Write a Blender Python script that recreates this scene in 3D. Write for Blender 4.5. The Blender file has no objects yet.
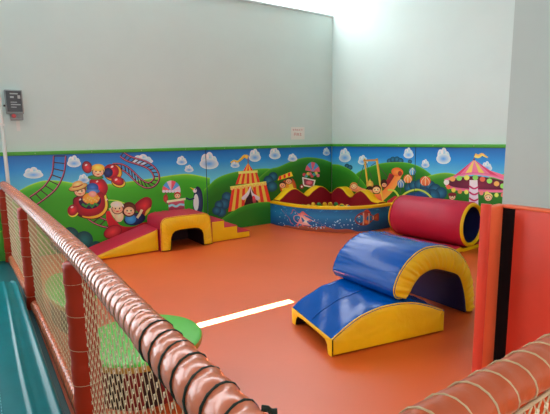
import bpy, bmesh, math, random
from math import sin, cos, pi, radians, hypot, atan2
from mathutils import Vector, Matrix
from mathutils.geometry import tessellate_polygon

random.seed(7)
COL = bpy.context.scene.collection

# ------------------------------------------------------------------ camera
F_PX, PITCH, ROLL, YAW, EYE = 442.9, 0.15347, -0.015, 0.59592, 1.5
FW = Vector((sin(YAW)*cos(PITCH), cos(YAW)*cos(PITCH), -sin(PITCH)))
R0 = Vector((cos(YAW), -sin(YAW), 0)); U0 = R0.cross(FW)
RT = R0*cos(ROLL) + U0*sin(ROLL); UP = -R0*sin(ROLL) + U0*cos(ROLL)
cam_d = bpy.data.cameras.new('camera'); cam = bpy.data.objects.new('camera', cam_d); COL.objects.link(cam)
cam_d.sensor_width = 36; cam_d.lens = F_PX/550*36; cam_d.clip_start = .02
M = Matrix((RT, UP, -FW)).transposed().to_4x4(); M.translation = (0, 0, EYE)
cam.matrix_world = M
bpy.context.scene.camera = cam

def ray(x, y): return FW + RT*((x-275)/F_PX) - UP*((y-207)/F_PX)
BY, RX = 6.539, 5.792            # back wall plane, right wall plane
PAD = .05                        # thickness of the wall pads
def on_back(x, y):
    d = ray(x, y); t = (BY-PAD)/d.y; return (d.x*t, EYE+d.z*t)
def on_right(x, y):
    d = ray(x, y); t = (RX-PAD)/d.x; return (-(d.y*t), EYE+d.z*t)   # u grows to the right (towards -Y)

# ------------------------------------------------------------------ materials
def lin(c):
    f = lambda v: v/12.92 if v <= .04045 else ((v+.055)/1.055)**2.4
    return tuple(f(v/255) for v in c)
def mat(name, rgb, rough=.5, spec=.5, bump=0, bscale=20, noise=0, nscale=5, coat=0, metal=0, emit=0, detail=3):
    m = bpy.data.materials.new(name); m.use_nodes = True
    nt = m.node_tree; b = nt.nodes['Principled BSDF']
    c = lin(rgb)
    b.inputs['Base Color'].default_value = (*c, 1)
    b.inputs['Roughness'].default_value = rough
    b.inputs['Specular IOR Level'].default_value = spec
    b.inputs['Metallic'].default_value = metal
    if coat: b.inputs['Coat Weight'].default_value = coat; b.inputs['Coat Roughness'].default_value = .15
    if emit:
        b.inputs['Emission Color'].default_value = (*c, 1); b.inputs['Emission Strength'].default_value = emit
    tc = nt.nodes.new('ShaderNodeTexCoord')
    if noise:
        n = nt.nodes.new('ShaderNodeTexNoise'); n.inputs['Scale'].default_value = nscale; n.inputs['Detail'].default_value = 4
        nt.links.new(tc.outputs['Object'], n.inputs['Vector'])
        r = nt.nodes.new('ShaderNodeValToRGB')
        r.color_ramp.elements[0].position = .3; r.color_ramp.elements[1].position = .7
        r.color_ramp.elements[0].color = (*[v*(1-noise) for v in c], 1)
        r.color_ramp.elements[1].color = (*[min(1, v*(1+noise)) for v in c], 1)
        nt.links.new(n.outputs['Fac'], r.inputs['Fac']); nt.links.new(r.outputs['Color'], b.inputs['Base Color'])
    if bump:
        n = nt.nodes.new('ShaderNodeTexNoise'); n.inputs['Scale'].default_value = bscale; n.inputs['Detail'].default_value = detail
        nt.links.new(tc.outputs['Object'], n.inputs['Vector'])
        bp = nt.nodes.new('ShaderNodeBump'); bp.inputs['Strength'].default_value = bump; bp.inputs['Distance'].default_value = .02
        nt.links.new(n.outputs['Fac'], bp.inputs['Height']); nt.links.new(bp.outputs['Normal'], b.inputs['Normal'])
    return m
MT = dict(
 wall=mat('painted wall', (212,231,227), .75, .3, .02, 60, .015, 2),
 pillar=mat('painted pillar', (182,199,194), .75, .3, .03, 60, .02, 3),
 ceiling=mat('white ceiling', (225,225,222), .8),
 floor=mat('orange vinyl floor', (218,90,26), .40, 1.0, .02, 25, .05, 1.2),
 trim_green=mat('green trim', (72,172,40), .45),
 cap=mat('grey metal cap', (186,196,194), .45),
 pad_back=mat('pad side', (30,80,130), .5),
 teal=mat('teal vinyl', (0,104,110), .3, .12, .05, 9, .08, 5),
 teal_dark=mat('teal floor sheet', (0,84,92), .4, .5, .05, 12),
 seam=mat('pale seam thread', (90,170,180), .6),
 rail=mat('salmon vinyl tube', (204,114,80), .2, .42, .07, 20),
 rail_or=mat('orange brown vinyl tube', (190,88,48), .28, .6, .12, 22),
 post=mat('brick red vinyl sleeve', (168,46,16), .5, .22, .12, 18),
 rope_green=mat('dark green rope', (18,38,28), .6, .3, .3, 300),
 rope_tan=mat('tan rope', (150,118,88), .7, .3, .3, 300),
 rope_beige=mat('beige rope', (200,178,140), .7, .3, .3, 300),
 net=mat('beige net cord', (206,186,146), .8, .2),
 knot=mat('net knot', (236,224,192), .8, .2),
 yellow=mat('yellow vinyl', (255,204,6), .42, .45, .3, 14, .04, 6),
 red=mat('crimson vinyl', (188,32,62), .45, .3, .16, 10, .04, 5),
 dred=mat('dark red vinyl', (158,20,38), .42, .45, .16, 12),
 blue=mat('blue vinyl', (0,80,166), .17, .14, .12, 7, .05, 6),
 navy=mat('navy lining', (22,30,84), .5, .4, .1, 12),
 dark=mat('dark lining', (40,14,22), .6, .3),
 coral=mat('coral vinyl pad', (226,74,52), .38, .45, .1, 8, .04, 4),
 orange=mat('orange vinyl pad', (240,112,66), .4, .45, .25, 14, .04, 4),
 black=mat('black hook strip', (14,14,18), .8, .2),
 green=mat('bright green vinyl', (84,190,62), .42, .45, .06, 10, .03, 4),
 tan=mat('ochre vinyl band', (190,140,52), .45, .4, .1, 12),
 maroon=mat('dark red drum', (128,30,24), .45, .4, .1, 12),
 drumdark=mat('brown drum panel', (52,26,20), .5, .3),
 boxgrey=mat('grey plastic box', (150,158,158), .5),
 boxdark=mat('dark box face', (42,44,46), .35),
 boxmark=mat('pale print', (168,174,172), .5),
 redbtn=mat('red button', (190,24,30), .35),
 white=mat('white plastic', (226,232,228), .45),
 pipe=mat('white pipe', (226,232,226), .4),
 paper=mat('white paper', (236,236,230), .7),
 redink=mat('red ink', (200,70,66), .7),
 ball_y=mat('yellow ball', (240,190,30), .3), ball_g=mat('green ball', (40,130,60), .3),
 ball_r=mat('red ball', (190,40,40), .3), ball_b=mat('blue ball', (30,80,180), .3),
 screw=mat('screw', (150,190,120), .4),
 frame=mat('window frame', (200,206,206), .5),
)
def glow(name, rgb, s):
    m = bpy.data.materials.new(name); m.use_nodes = True; nt = m.node_tree; nt.nodes.clear()
    o = nt.nodes.new('ShaderNodeOutputMaterial'); e = nt.nodes.new('ShaderNodeEmission')
    e.inputs['Color'].default_value = (*lin(rgb), 1); e.inputs['Strength'].default_value = s
    nt.links.new(e.outputs[0], o.inputs[0]); return m
MT['day_left'] = glow('daylit frosted glass side', (246,250,255), .35)
MT['day_back'] = glow('daylit frosted glass high', (248,252,255), 6.0)
MT['day_side'] = glow('daylit frosted glass beside mural', (246,250,255), 6.0)
MT['day_roof'] = glow('daylit roof glazing', (248,252,255), 9.6)
MT['fill_rear'] = glow('rear fill pane', (250,252,255), 3.4)  # unseen glowing pane, added as fill for faces turned to the camera
def print_mat():
    m = bpy.data.materials.new('printed vinyl'); m.use_nodes = True
    nt = m.node_tree; b = nt.nodes['Principled BSDF']
    a = nt.nodes.new('ShaderNodeVertexColor'); a.layer_name = 'Col'
    nt.links.new(a.outputs['Color'], b.inputs['Base Color'])
    b.inputs['Roughness'].default_value = .42; b.inputs['Specular IOR Level'].default_value = .4
    return m
MT['print'] = print_mat()

# ------------------------------------------------------------------ helpers
def link(name, me, parent=None, mats=(), smooth=False):
    o = bpy.data.objects.new(name, me); COL.objects.link(o)
    for m in mats: me.materials.append(MT[m])
    if smooth:
        for p in me.polygons: p.use_smooth = True
    if parent: o.parent = parent
    return o
def build(name, bm, mats, parent=None, smooth=False, auto=None):
    if isinstance(mats, str): mats = (mats,)
    bmesh.ops.recalc_face_normals(bm, faces=bm.faces)
    if auto:
        for f in bm.faces: f.smooth = True
        for e in bm.edges:
            if len(e.link_faces) == 2 and e.calc_face_angle(0) > radians(auto): e.smooth = False
    me = bpy.data.meshes.new(name); bm.to_mesh(me); bm.free()
    return link(name, me, parent, mats, smooth)
def tag(o, label=None, cat=None, group=None, kind=None):
    if label: o['label'] = label
    if cat: o['category'] = cat
    if group: o['group'] = group
    if kind: o['kind'] = kind
    return o
def empty(name, loc, label, cat, group=None, rz=0):
    o = bpy.data.objects.new(name, None); COL.objects.link(o); o.location = loc; o.rotation_euler.z = rz
    o.empty_display_size = .1
    return tag(o, label, cat, group)
def box(bm, a, b, mi=0, bev=0, seg=2):
    cx = [(a[i]+b[i])/2 for i in range(3)]; s = [abs(b[i]-a[i]) for i in range(3)]
    r = bmesh.ops.create_cube(bm, size=1, matrix=Matrix.Translation(cx) @ Matrix.Diagonal((*s, 1)))
    vs = r['verts']; fs = {f for v in vs for f in v.link_faces}
    for f in fs: f.material_index = mi
    if bev:
        es = list({e for v in vs for e in v.link_edges})
        bmesh.ops.bevel(bm, geom=es, offset=bev, segments=seg, affect='EDGES', profile=.5)
    return bm
def tube(bm, pts, r, n=8, closed=False, mi=0, caps=True):
    """round tube through pts; r is a number or a function of index"""
    P = [Vector(p) for p in pts]; N = len(P); rings = []
    prev = None
    for i in range(N):
        if closed: t = P[(i+1) % N]-P[i-1]
        else: t = P[min(i+1, N-1)]-P[max(i-1, 0)]
        t.normalize()
        if prev is None:
            a = Vector((0, 0, 1)) if abs(t.z) < .9 else Vector((1, 0, 0))
            u = t.cross(a).normalized()
        else:
            u = (prev-t*prev.dot(t)).normalized()
        prev = u; v = t.cross(u)
        rr = r(i) if callable(r) else r
        rings.append([bm.verts.new(P[i]+u*(rr*cos(2*pi*k/n))+v*(rr*sin(2*pi*k/n))) for k in range(n)])
    for i in range(N if closed else N-1):
        A, B = rings[i], rings[(i+1) % N]
        for k in range(n):
            f = bm.faces.new((A[k], A[(k+1) % n], B[(k+1) % n], B[k])); f.material_index = mi
    if caps and not closed:
        bm.faces.new(rings[0][::-1]).material_index = mi; bm.faces.new(rings[-1]).material_index = mi
    return bm
def lathe(bm, prof, c=(0, 0, 0), n=48, mi=0, a0=0, a1=2*pi, sx=1, sy=1):
    full = abs(a1-a0-2*pi) < 1e-6; cnt = n if full else n+1; cols = []
    for k in range(cnt):
        a = a0+(a1-a0)*k/n
        cols.append([bm.verts.new((c[0]+sx*r*cos(a), c[1]+sy*r*sin(a), c[2]+z)) for r, z in prof])
    for k in range(n):
        A, B = cols[k], cols[(k+1) % cnt]
        for j in range(len(prof)-1):
            bm.faces.new((A[j], B[j], B[j+1], A[j+1])).material_index = mi
    return cols
def catmull(pts, sub=6, closed=True):
    out = []; N = len(pts)
    rng = range(N) if closed else range(N-1)
    for i in rng:
        g = (lambda k: pts[k % N]) if closed else (lambda k: pts[max(0, min(N-1, k))])
        p0, p1, p2, p3 = g(i-1), g(i), g(i+1), g(i+2)
        for s in range(sub):
            t = s/sub
            out.append(tuple(.5*((2*p1[k])+(-p0[k]+p2[k])*t+(2*p0[k]-5*p1[k]+4*p2[k]-p3[k])*t*t+(-p0[k]+3*p1[k]-3*p2[k]+p3[k])*t**3) for k in range(2)))
    if not closed: out.append(tuple(pts[-1]))
    return out
def resample(pts, n, closed=False):
    P = list(pts)+([pts[0]] if closed else [])
    L = [0]
    for a, b in zip(P, P[1:]): L.append(L[-1]+hypot(b[0]-a[0], b[1]-a[1]))
    out = []; j = 0; cnt = n if closed else n-1
    for i in range(n):
        s = L[-1]*i/cnt
        while j < len(L)-2 and L[j+1] < s: j += 1
        t = (s-L[j])/max(1e-9, L[j+1]-L[j])
        out.append((P[j][0]+(P[j+1][0]-P[j][0])*t, P[j][1]+(P[j+1][1]-P[j][1])*t))
    return out
def frame(O, yaw):
    """local (u, w, z) -> world: u along the front face, w backwards, z up"""
    O = Vector(O); u = Vector((cos(yaw), sin(yaw), 0)); w = Vector((-sin(yaw), cos(yaw), 0))
    return lambda a, b, c: O+u*a+w*b+Vector((0, 0, c))
def inward(poly, d):
    """offset a closed polygon towards its inside by d"""
    n = len(poly); A = sum(poly[i][0]*poly[(i+1) % n][1]-poly[(i+1) % n][0]*poly[i][1] for i in range(n)); s = 1 if A > 0 else -1
    out = []
    for i in range(n):
        p0, p1, p2 = poly[i-1], poly[i], poly[(i+1) % n]
        d1 = Vector((p1[0]-p0[0], p1[1]-p0[1])); d2 = Vector((p2[0]-p1[0], p2[1]-p1[1]))
        if d1.length < 1e-9: d1 = d2
        if d2.length < 1e-9: d2 = d1
        d1.normalize(); d2.normalize()
        n1 = Vector((-d1.y, d1.x))*s; n2 = Vector((-d2.y, d2.x))*s
        m = n1+n2; k = m.dot(n1)
        m = m/max(k, .6)
        out.append((p1[0]+m.x*d, p1[1]+m.y*d))
    return out
def cover(bm, poly, idx, fr, L, r=.012, mi=0, waves=None, gather=0):
    """strip of the prism skin over polygon edges idx, with rounded ends"""
    st = [(0, r), (.3*r, .3*r), (r, 0), (2.2*r, 0), (4*r, 0)]
    st += [(L*k/12, 0) for k in range(2, 11) if 5*r < L*k/12 < L-5*r]
    st += [(L-4*r, 0), (L-2.2*r, 0), (L-r, 0), (L-.3*r, .3*r), (L, r)]
    rows = []; m = len(poly); nr = inward(poly, -.001)
    for w, o in st:
        q = inward(poly, o) if o else poly
        row = []
        for i, (x, z) in enumerate(q):
            if gather and i in idx:
                e = math.exp(-w/.09)+math.exp(-(L-w)/.09)
                if w < r*.9 or w > L-r*.9: e *= .3
                d = gather*e*(sin(i*1.9)+.7*sin(i*.83+1)+.5*sin(i*3.1+w*9))
                x += (nr[i][0]-poly[i][0])*1000*d; z += (nr[i][1]-poly[i][1])*1000*d
            row.append(bm.verts.new(fr(x, w, z+(waves(x, w, z) if waves else 0))))
        rows.append(row)
    n = len(poly)
    for i in idx:
        for a, b in zip(rows, rows[1:]):
            bm.faces.new((a[i], a[(i+1) % n], b[(i+1) % n], b[i])).material_index = mi
    for v in [v for v in bm.verts if not v.link_faces]: bm.verts.remove(v)
    return bm
def cap(bm, poly, fr, w, out, r=.012, puff=.012, mi=0):
    """cushioned flat end: polygon at depth w bulging towards out (-1 front, +1 back)"""
    loops = []
    for o, h in ((r, 0), (r+.012, .5*puff), (r+.04, puff)):
        q = inward(poly, o); loops.append([bm.verts.new(fr(x, w+out*h, z)) for x, z in q])
    n = len(poly)
    for A, B in zip(loops, loops[1:]):
        for i in range(n): bm.faces.new((A[i], A[(i+1) % n], B[(i+1) % n], B[i])).material_index = mi
    q = inward(poly, r+.04)
    for t in tessellate_polygon([[Vector((x, z, 0)) for x, z in q]]):
        try: bm.faces.new([loops[-1][k] for k in t]).material_index = mi
        except ValueError: pass
    return bm
def band_cap(bm, outer, inner, fr, w, out, r=.012, puff=.02, ripple=.006, nf=40):
    """cushioned end between an outer and an inner open curve, gathered into radial creases"""
    N = 160; A = resample(outer, N); B = resample(inner, N); rows = 9; g = []
    for i in range(N):
        ph = nf*2*pi*i/N
        row = []
        for k in range(rows):
            t = k/(rows-1)
            s = sin(pi*t)
            h = puff*s**.6+ripple*s*(sin(ph)+.6*sin(1.7*ph+2)+.5*sin(.53*ph))*(1.1-t)
            x = A[i][0]*(1-t)+B[i][0]*t; z = A[i][1]*(1-t)+B[i][1]*t
            row.append(bm.verts.new(fr(x, w+out*h, z)))
        g.append(row)
    for i in range(N-1):
        for k in range(rows-1): bm.faces.new((g[i][k], g[i+1][k], g[i+1][k+1], g[i][k+1]))
    return bm

# ------------------------------------------------------------------ printed artwork
class Art:
    """flat print laid on a surface: filled shapes with per-corner ink colour, clipped to the panel"""
    def __init__(s, to_uv, place, clip=None, step=.0004):
        s.uv = to_uv; s.place = place; s.clip = clip; s.step = step
        s.bm = bmesh.new(); s.cl = s.bm.loops.layers.float_color.new('Col'); s.z = 1
    def face(s, P, C, z):
        C = [tuple(min(1, v*1.6) for v in c) for c in C]     # ink density
        P = [(*p, *c) for p, c in zip(P, C)]
        if s.clip:
            u0, v0, u1, v1 = s.clip
            for ax, lim, sg in ((0, u0, 1), (0, u1, -1), (1, v0, 1), (1, v1, -1)):
                o = []
                for a, b in zip(P, P[1:]+P[:1]):
                    da, db = (a[ax]-lim)*sg, (b[ax]-lim)*sg
                    if da >= 0: o.append(a)
                    if (da >= 0) != (db >= 0):
                        t = da/(da-db); o.append(tuple(x+(y-x)*t for x, y in zip(a, b)))
                P = o
                if len(P) < 3: return
        vs = [s.bm.verts.new(s.place(p[0], p[1], z*s.step)) for p in P]
        try: f = s.bm.faces.new(vs)
        except ValueError: return
        for l, p in zip(f.loops, P): l[s.cl] = (*p[2:5], 1)
    def fill(s, pts, c, c2=None, mode='v', z=None, px=True):
        P = [s.uv(*p) for p in pts] if px else list(pts)
        z = z or s.z
        c = lin(c); c2 = lin(c2) if c2 else None
        if c2 and mode == 'r':
            m = (sum(p[0] for p in P)/len(P), sum(p[1] for p in P)/len(P))
            for a, b in zip(P, P[1:]+P[:1]): s.face([m, a, b], [c, c2, c2], z)
            return
        if c2:
            lo = min(p[1] for p in P); hi = max(p[1] for p in P)
            g = lambda p: tuple(c[k]+(c2[k]-c[k])*(hi-p[1])/(hi-lo+1e-9) for k in range(3))
        else: g = lambda p: c
        for t in tessellate_polygon([[Vector((*p, 0)) for p in P]]):
            q = [P[k] for k in t]; s.face(q, [g(x) for x in q], z)
    def blob(s, pts, c, c2=None, mode='v', z=None, sub=5): s.fill(catmull(pts, sub), c, c2, mode, z)
    def ell(s, x, y, rx, ry, c, c2=None, rot=0, z=None, mode='r', a0=0, a1=360, n=22):
        R = radians(rot); pts = []
        for k in range(n+(1 if a1-a0 < 360 else 0)):
            a = radians(a0+(a1-a0)*k/n); X, Y = rx*cos(a), ry*sin(a)
            pts.append((x+X*cos(R)-Y*sin(R), y+X*sin(R)+Y*cos(R)))
        s.fill(pts, c, c2, mode, z)
    def line(s, pts, w, c, z=None, c2=None, smooth=True, closed=False):
        P = catmull(pts, 5, closed) if smooth and len(pts) > 2 else list(pts)
        L, R = [], []
        for i, p in enumerate(P):
            a = P[max(0, i-1)]; b = P[min(len(P)-1, i+1)]
            dx, dy = b[0]-a[0], b[1]-a[1]; d = hypot(dx, dy) or 1; ww = w(i/(len(P)-1)) if callable(w) else w
            L.append((p[0]-dy/d*ww/2, p[1]+dx/d*ww/2)); R.append((p[0]+dy/d*ww/2, p[1]-dx/d*ww/2))
        L = [s.uv(*p) for p in L]; R = [s.uv(*p) for p in R]; A = lin(c); B = lin(c2) if c2 else A
        for i in range(len(P)-1): s.face([L[i], L[i+1], R[i+1], R[i]], [A, A, B, B], z or s.z)
    def band(s, top, offs, cols, z=None):
        """crest curve (pixels) with colour bands below it"""
        P = catmull(top, 6, False)
        for (o0, o1), (c0, c1) in zip(zip(offs, offs[1:]), zip(cols, cols[1:])):
            a0, a1 = lin(c0), lin(c1)
            for p, q in zip(P, P[1:]):
                s.face([s.uv(p[0], p[1]+o0), s.uv(q[0], q[1]+o0), s.uv(q[0], q[1]+o1), s.uv(p[0], p[1]+o1)], [a0, a0, a1, a1], z or s.z)

def cloud(A, x, y, w, h):
    z = 3
    A.ell(x-w*.22, y-h*.1, w*.2, h*.42, (120,190,225), (205,236,246), z=z)
    A.ell(x+w*.24, y-h*.02, w*.18, h*.36, (120,190,225), (190,228,242), z=z+.3)
    A.ell(x+w*.02, y-h*.25, w*.2, h*.4, (110,185,225), (225,244,250), z=z+.6)
    A.ell(x, y+h*.14, w*.5, h*.36, (66,150,205), (196,230,244), z=z+1)
    A.ell(x-w*.08, y-h*.32, w*.08, h*.14, (245,252,255), z=z+1.4)
def bush(A, pts, z=8, c=(40,110,140), d=(10,52,78)):
    for i, (x, y, r) in enumerate(pts): A.ell(x, y, r, r, c, d, z=z+.15*i)
def face_(A, x, y, r, z, hair=(90,40,20), skin=(244,200,160), top=True):
    A.ell(x, y, r*1.12, r*.97, (70,34,26), z=z+.2)
    if top: A.ell(x, y-r*.35, r*1.2, r*1.05, hair, z=z)
    A.ell(x, y, r, r*.85, skin, (228,160,120), z=z+.4)
    for s in (-1, 1):
        A.ell(x+s*r*.38, y-r*.12, r*.13, r*.17, (40,20,20), z=z+.8, n=8)
        A.ell(x+s*r*.6, y+r*.25, r*.16, r*.13, (240,130,110), z=z+.7, n=8)
    A.ell(x, y+r*.32, r*.34, r*.2, (190,30,40), z=z+.8, a0=0, a1=180, n=8, mode='v')
SKY = ((8,70,150), (36,128,192), (96,190,224))
HG = [(160,206,66), (90,182,46), (58,162,36), (46,146,30), (36,128,26)]  # left hill greens; the stronger light on that side is mixed in

def art_back(A):
    # sky
    for y0, y1, a, b in ((140,166,SKY[0],SKY[1]), (166,196,SKY[1],SKY[2]), (196,300,SKY[2],SKY[2])):
        pass
    for v0, v1, a, b in ((1.4,1.15,SKY[0],SKY[1]), (1.15,.85,SKY[1],SKY[2]), (.85,0,SKY[2],SKY[2])):
        for k in range(14):
            u = -1+k*.5; A.face([(u,v0),(u+.5,v0),(u+.5,v1),(u,v1)], [lin(a),lin(a),lin(b),lin(b)], 1)
    # hills
    A.band([(-30,215),(-8,205),(8,197),(22,189),(32,184),(45,180.5),(62,181),(80,184),(100,184.5),(120,182.5),(140,180),(157,177.5),(175,174.7),(190,174),(210,178)], [0,1.5,6,18,140], HG, z=2)
    A.band([(204,190),(208,186),(217.7,177.7),(232,172.5),(247,170),(262,168.4),(272,169),(285,173)], [0,1.5,6,16,70], [(110,180,50),(60,150,34),(38,122,28),(26,100,22),(22,92,20)], z=2.2)  # deeper greens: dimmer light towards the right is put into the print
    A.band([(255,182),(262,175),(270,169),(279,166.5),(291.8,161),(306,157.3),(320.8,158.6),(332,162.5),(345,168)], [0,1.5,6,16,70], [(96,160,46),(50,134,34),(32,108,26),(22,88,20),(18,78,18)], z=2.5)  # deeper still near the corner, the weaker light painted into the greens
    A.band([(-10,236),(0,231),(8,231),(13,240),(16,262)], [0,2,30], [(140,200,60),(80,160,40),(46,120,34)], z=4)
    for c in ((33.3,173.5,20,10),(74,162,14,10.5),(83.6,179,11,8),(142.6,160,21,9),(181.7,161,10.5,8),(189,169,9,6.5),(209,161.7,19,15),(235,164.6,9,6.5),(254.8,156,12,11.5),(274.8,154,11.5,10.5),(292.5,158,9.5,7),(326.4,152,7,7)):
        cloud(A, *c)
    bush(A, [(60,243,10),(70,236,9),(84,240,9),(96,249,8),(74,248,10)], 4, (34,110,110), (10,60,66))
    # roller coaster tracks
    def track(pL, pR, n, z, c=(70,26,44), hi=(196,96,130)):
        L = resample(catmull(pL, 6, False), n); R = resample(catmull(pR, 6, False), n)
        for a, b in zip(L, R): A.line([a, b], 1.1, (52,22,36), z, smooth=False)
        for P in (pL, pR):
            A.line(P, 1.9, c, z+.4); A.line([(x-.4, y-.3) for x, y in P], .6, hi, z+.7)
    track([(53.8,156),(52.4,172),(46.6,183.5),(38,191.5),(30,197)], [(65.8,156),(64,173),(56.8,188),(46,198),(36,205)], 9, 5)
    C = catmull([(122,154.5),(128,158.5),(137,161.5),(147,165),(154.5,171.5),(156.5,179.5),(151,185),(144,184.5),(136,178),(128,170.5),(121,166.8),(113,166.5)], 5, False)
    L, R = [], []
    for i, q in enumerate(C):
        a = C[max(0, i-1)]; b = C[min(len(C)-1, i+1)]; d = hypot(b[0]-a[0], b[1]-a[1])
        nx, ny = -(b[1]-a[1])/d*2.7, (b[0]-a[0])/d*2.7
        L.append((q[0]+nx, q[1]+ny)); R.append((q[0]-nx, q[1]-ny))
    track(resample(L, 14), resample(R, 14), 24, 5)
    track([(82,213),(92,222),(104,227),(114,228)], [(90,209),(99,217),(110,221),(118,222)], 6, 5)
    RD, RDD = (206,34,44), (120,14,34)
    # upper ride car
    A.ell(113.0, 172.6, 9.299999999999999, 8.7, (70,10,24), rot=0, z=6.8); A.ell(113, 172.6, 8.6, 8, (250,206,80), (216,150,30), z=7)
    A.ell(111, 171.4, 8, 7.4, RD, RDD, z=7.4)
    A.ell(108.2, 172.5, 4.6, 4.8, (40,56,120), (16,22,60), rot=20, z=7.7)
    A.ell(87.0, 167.2, 5.1000000000000005, 6.3, (70,10,24), rot=-20, z=6.8); A.ell(87, 167.2, 4.4, 5.6, (220,60,66), RDD, rot=-20, z=7)
    A.ell(118.3, 182.2, 7.5, 5.5, (70,10,24), rot=22, z=6.8); A.ell(118.3, 182.2, 6.8, 4.8, (240,190,60), rot=22, z=7.8)
    A.ell(117.6, 180.8, 6.6, 4.4, (224,56,60), RDD, rot=22, z=8)
    A.blob([(90,180),(97,178),(104,180),(108,188),(104,196),(96,192),(90,188)], RD, RDD, 'r', z=7.9)
    A.ell(95.5, 177.3, 8, 2.3, (70,150,50), (30,100,30), z=8.4)
    face_(A, 98, 172, 5.4, 8.8, (240,190,70)); A.ell(98, 167.5, 6.4, 3.6, (250,214,90), (220,160,50), z=9.8)
    # lower ride car
    A.blob([(73,199),(82,195),(92,195),(104,192),(108,200),(108,209.5),(101.5,217),(91,219.4),(80,217),(75,212)], (70,10,24), z=6.8)
    A.blob([(104,193),(107,200),(107,209),(101,216),(91,218.5),(82,216),(98,212)], (250,206,80), (226,160,40), 'v', z=7)
    A.blob([(74,200),(82,196),(92,196),(101,192),(104.5,198),(104.5,208),(98,214.5),(86,216.5),(77,212)], RD, RDD, 'r', z=8)
    A.ell(73.4, 211, 5.4, 6.4, (250,200,70), rot=35, z=7.6); A.ell(72.8, 210, 5.2, 6, (222,48,56), RDD, rot=35, z=8.2)
    A.blob([(79,200),(88,194.5),(98,195),(101,201),(97,207),(88,209),(81,206)], (60,34,80), (30,16,50), 'r', z=8.5)
    A.ell(91, 198.5, 8.5, 5.8, (250,196,60), (226,120,40), z=9)
    for i in range(9): A.ell(84+i*1.8, 199.5+1.6*sin(i*2.1), 1.5, 1.5, (255,226,110), (230,130,50), z=9.3, n=10)
    A.line([(82,204),(86,206.5),(89,203.5),(92,207),(95,203.5),(98,205.5)], 2.2, (36,130,50), 9.6, smooth=False)
    A.ell(92.5, 187.5, 6, 4.6, (60,120,190), (24,60,130), z=9); A.ell(92.5, 191, 7.4, 2.4, (90,150,210), (40,80,150), z=9.2)
    A.ell(92.5, 194, 4, 3, (246,176,160), (220,130,120), z=9.5)
    face_(A, 79.8, 191.6, 5.4, 9.8, (120,70,36)); A.ell(78, 187.2, 9.9, 3.5, (80,44,24), rot=-16, z=10.8); A.ell(78, 186.9, 9.4, 3, (240,206,130), (190,140,70), rot=-16, z=11)
    A.ell(77.4, 184.2, 5.6, 3.3, (244,214,140), (200,150,76), rot=-16, z=11.2); A.line([(72.6,187.2),(77.6,186.6),(82.6,184.4)], 1.1, (150,50,40), 11.6)
    for x, y, r in ((86,165,1.1),(97,181.5,1),(116,179.6,1.2),(112,166.6,1.2),(72,207,1.2),(80,199.5,1),(106.6,199.6,1)): A.ell(x, y, r*1.3, r*.8, (255,190,190), z=11.8, rot=-30, n=10)
    # front ride car
    A.blob([(134,207),(140,199.5),(147,196.8),(151.6,200),(151,208),(147,213),(143,216)], (216,48,54), RDD, 'r', z=6.5)
    A.blob([(151,207),(148.4,212.6),(144.6,216),(146,211)], (246,196,80), (226,150,40), 'r', z=6.9)
    A.blob([(106,213),(109.5,211),(113.5,218),(121,225.5),(133,226.5),(146,222),(151,230),(140,242),(118,243),(112,233),(107,222)], (196,30,40), (120,14,34), 'v', z=7)
    A.ell(112.6, 232, 9.6, 6.4, (90,10,24), rot=-24, z=7.2); A.ell(112.8, 231.8, 9, 5.8, (216,60,66), (150,24,40), rot=-24, z=7.3)
    A.ell(134.5, 219, 11, 6.2, (40,50,110), (18,22,60), rot=-10, z=7.6)
    A.line([(110,208),(113,214),(117,219)], 2.8, (240,190,150), 8)
    A.line([(137,218),(140,213.5),(142,209.5)], 2.6, (240,190,150), 8)
    A.ell(119, 216, 4.6, 6, (246,206,170), (230,170,130), z=8.2)
    A.ell(130.5, 219, 5.6, 5, (70,160,210), (40,110,180), z=8.4)
    face_(A, 117.4, 209, 5.4, 8.8, (236,230,206)); A.ell(116.6, 204.6, 6.2, 3.4, (246,242,224), (214,200,170), z=9.9)
    A.ell(128.8, 209.4, 7.4, 7.6, (110,56,36), (70,30,20), z=8.7); face_(A, 129, 211.2, 5.2, 9.2, (96,44,28))
    A.line([(100,200),(116,200.5),(125,203.5)], .9, (170,210,70), 4)
    # ice cream stall
    for i in range(6):
        a0 = 180+i*30; A.ell(171.3, 191, 9.2, 10.5, [(230,110,130),(90,170,220),(240,232,232)][i % 3], [(196,70,100),(50,120,190),(210,200,210)][i % 3], a0=a0, a1=a0+30, n=5, z=6, mode='v')
        if True:
            A.fill([(171.3,191)]+[(171.3+9.2*cos(radians(a0+30*k/4)), 191+10.5*sin(radians(a0+30*k/4))) for k in range(5)], [(216,84,104),(80,150,205),(226,180,190)][i % 3], z=6.2)
    for i in range(6): A.ell(163.7+i*3.05, 191.3, 1.7, 1.5, (250,240,240), (200,190,210), z=6.6, n=10)
    A.line([(166,191),(166.4,204)], 1.2, (120,50,60), 6, smooth=False); A.line([(178,191),(177.4,204)], 1.2, (120,50,60), 6, smooth=False)
    A.fill([(168,201.5),(184,199),(184.6,208.5),(168.6,210.5)], (210,90,110), (150,40,70), z=6.6)
    A.line([(168.6,206.5),(172,205),(176,206.4),(180,204.4),(184.4,205)], 2.2, (140,190,230), 7)
    A.fill([(166.6,200.6),(185.4,197.8),(185.6,200),(166.8,202.8)], (240,210,170), z=7.2)
    A.ell(165.6, 198.4, 2.4, 4, (190,70,60), (150,40,40), z=7); face_(A, 177.4, 196, 2.9, 7, (190,40,40))
    # penguin
    A.blob([(196,187),(199.6,187.5),(202,193),(203,203),(201.4,212),(195,213),(192.8,205),(193.6,195)], (44,70,120), (14,24,60), 'r', z=6)
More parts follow.
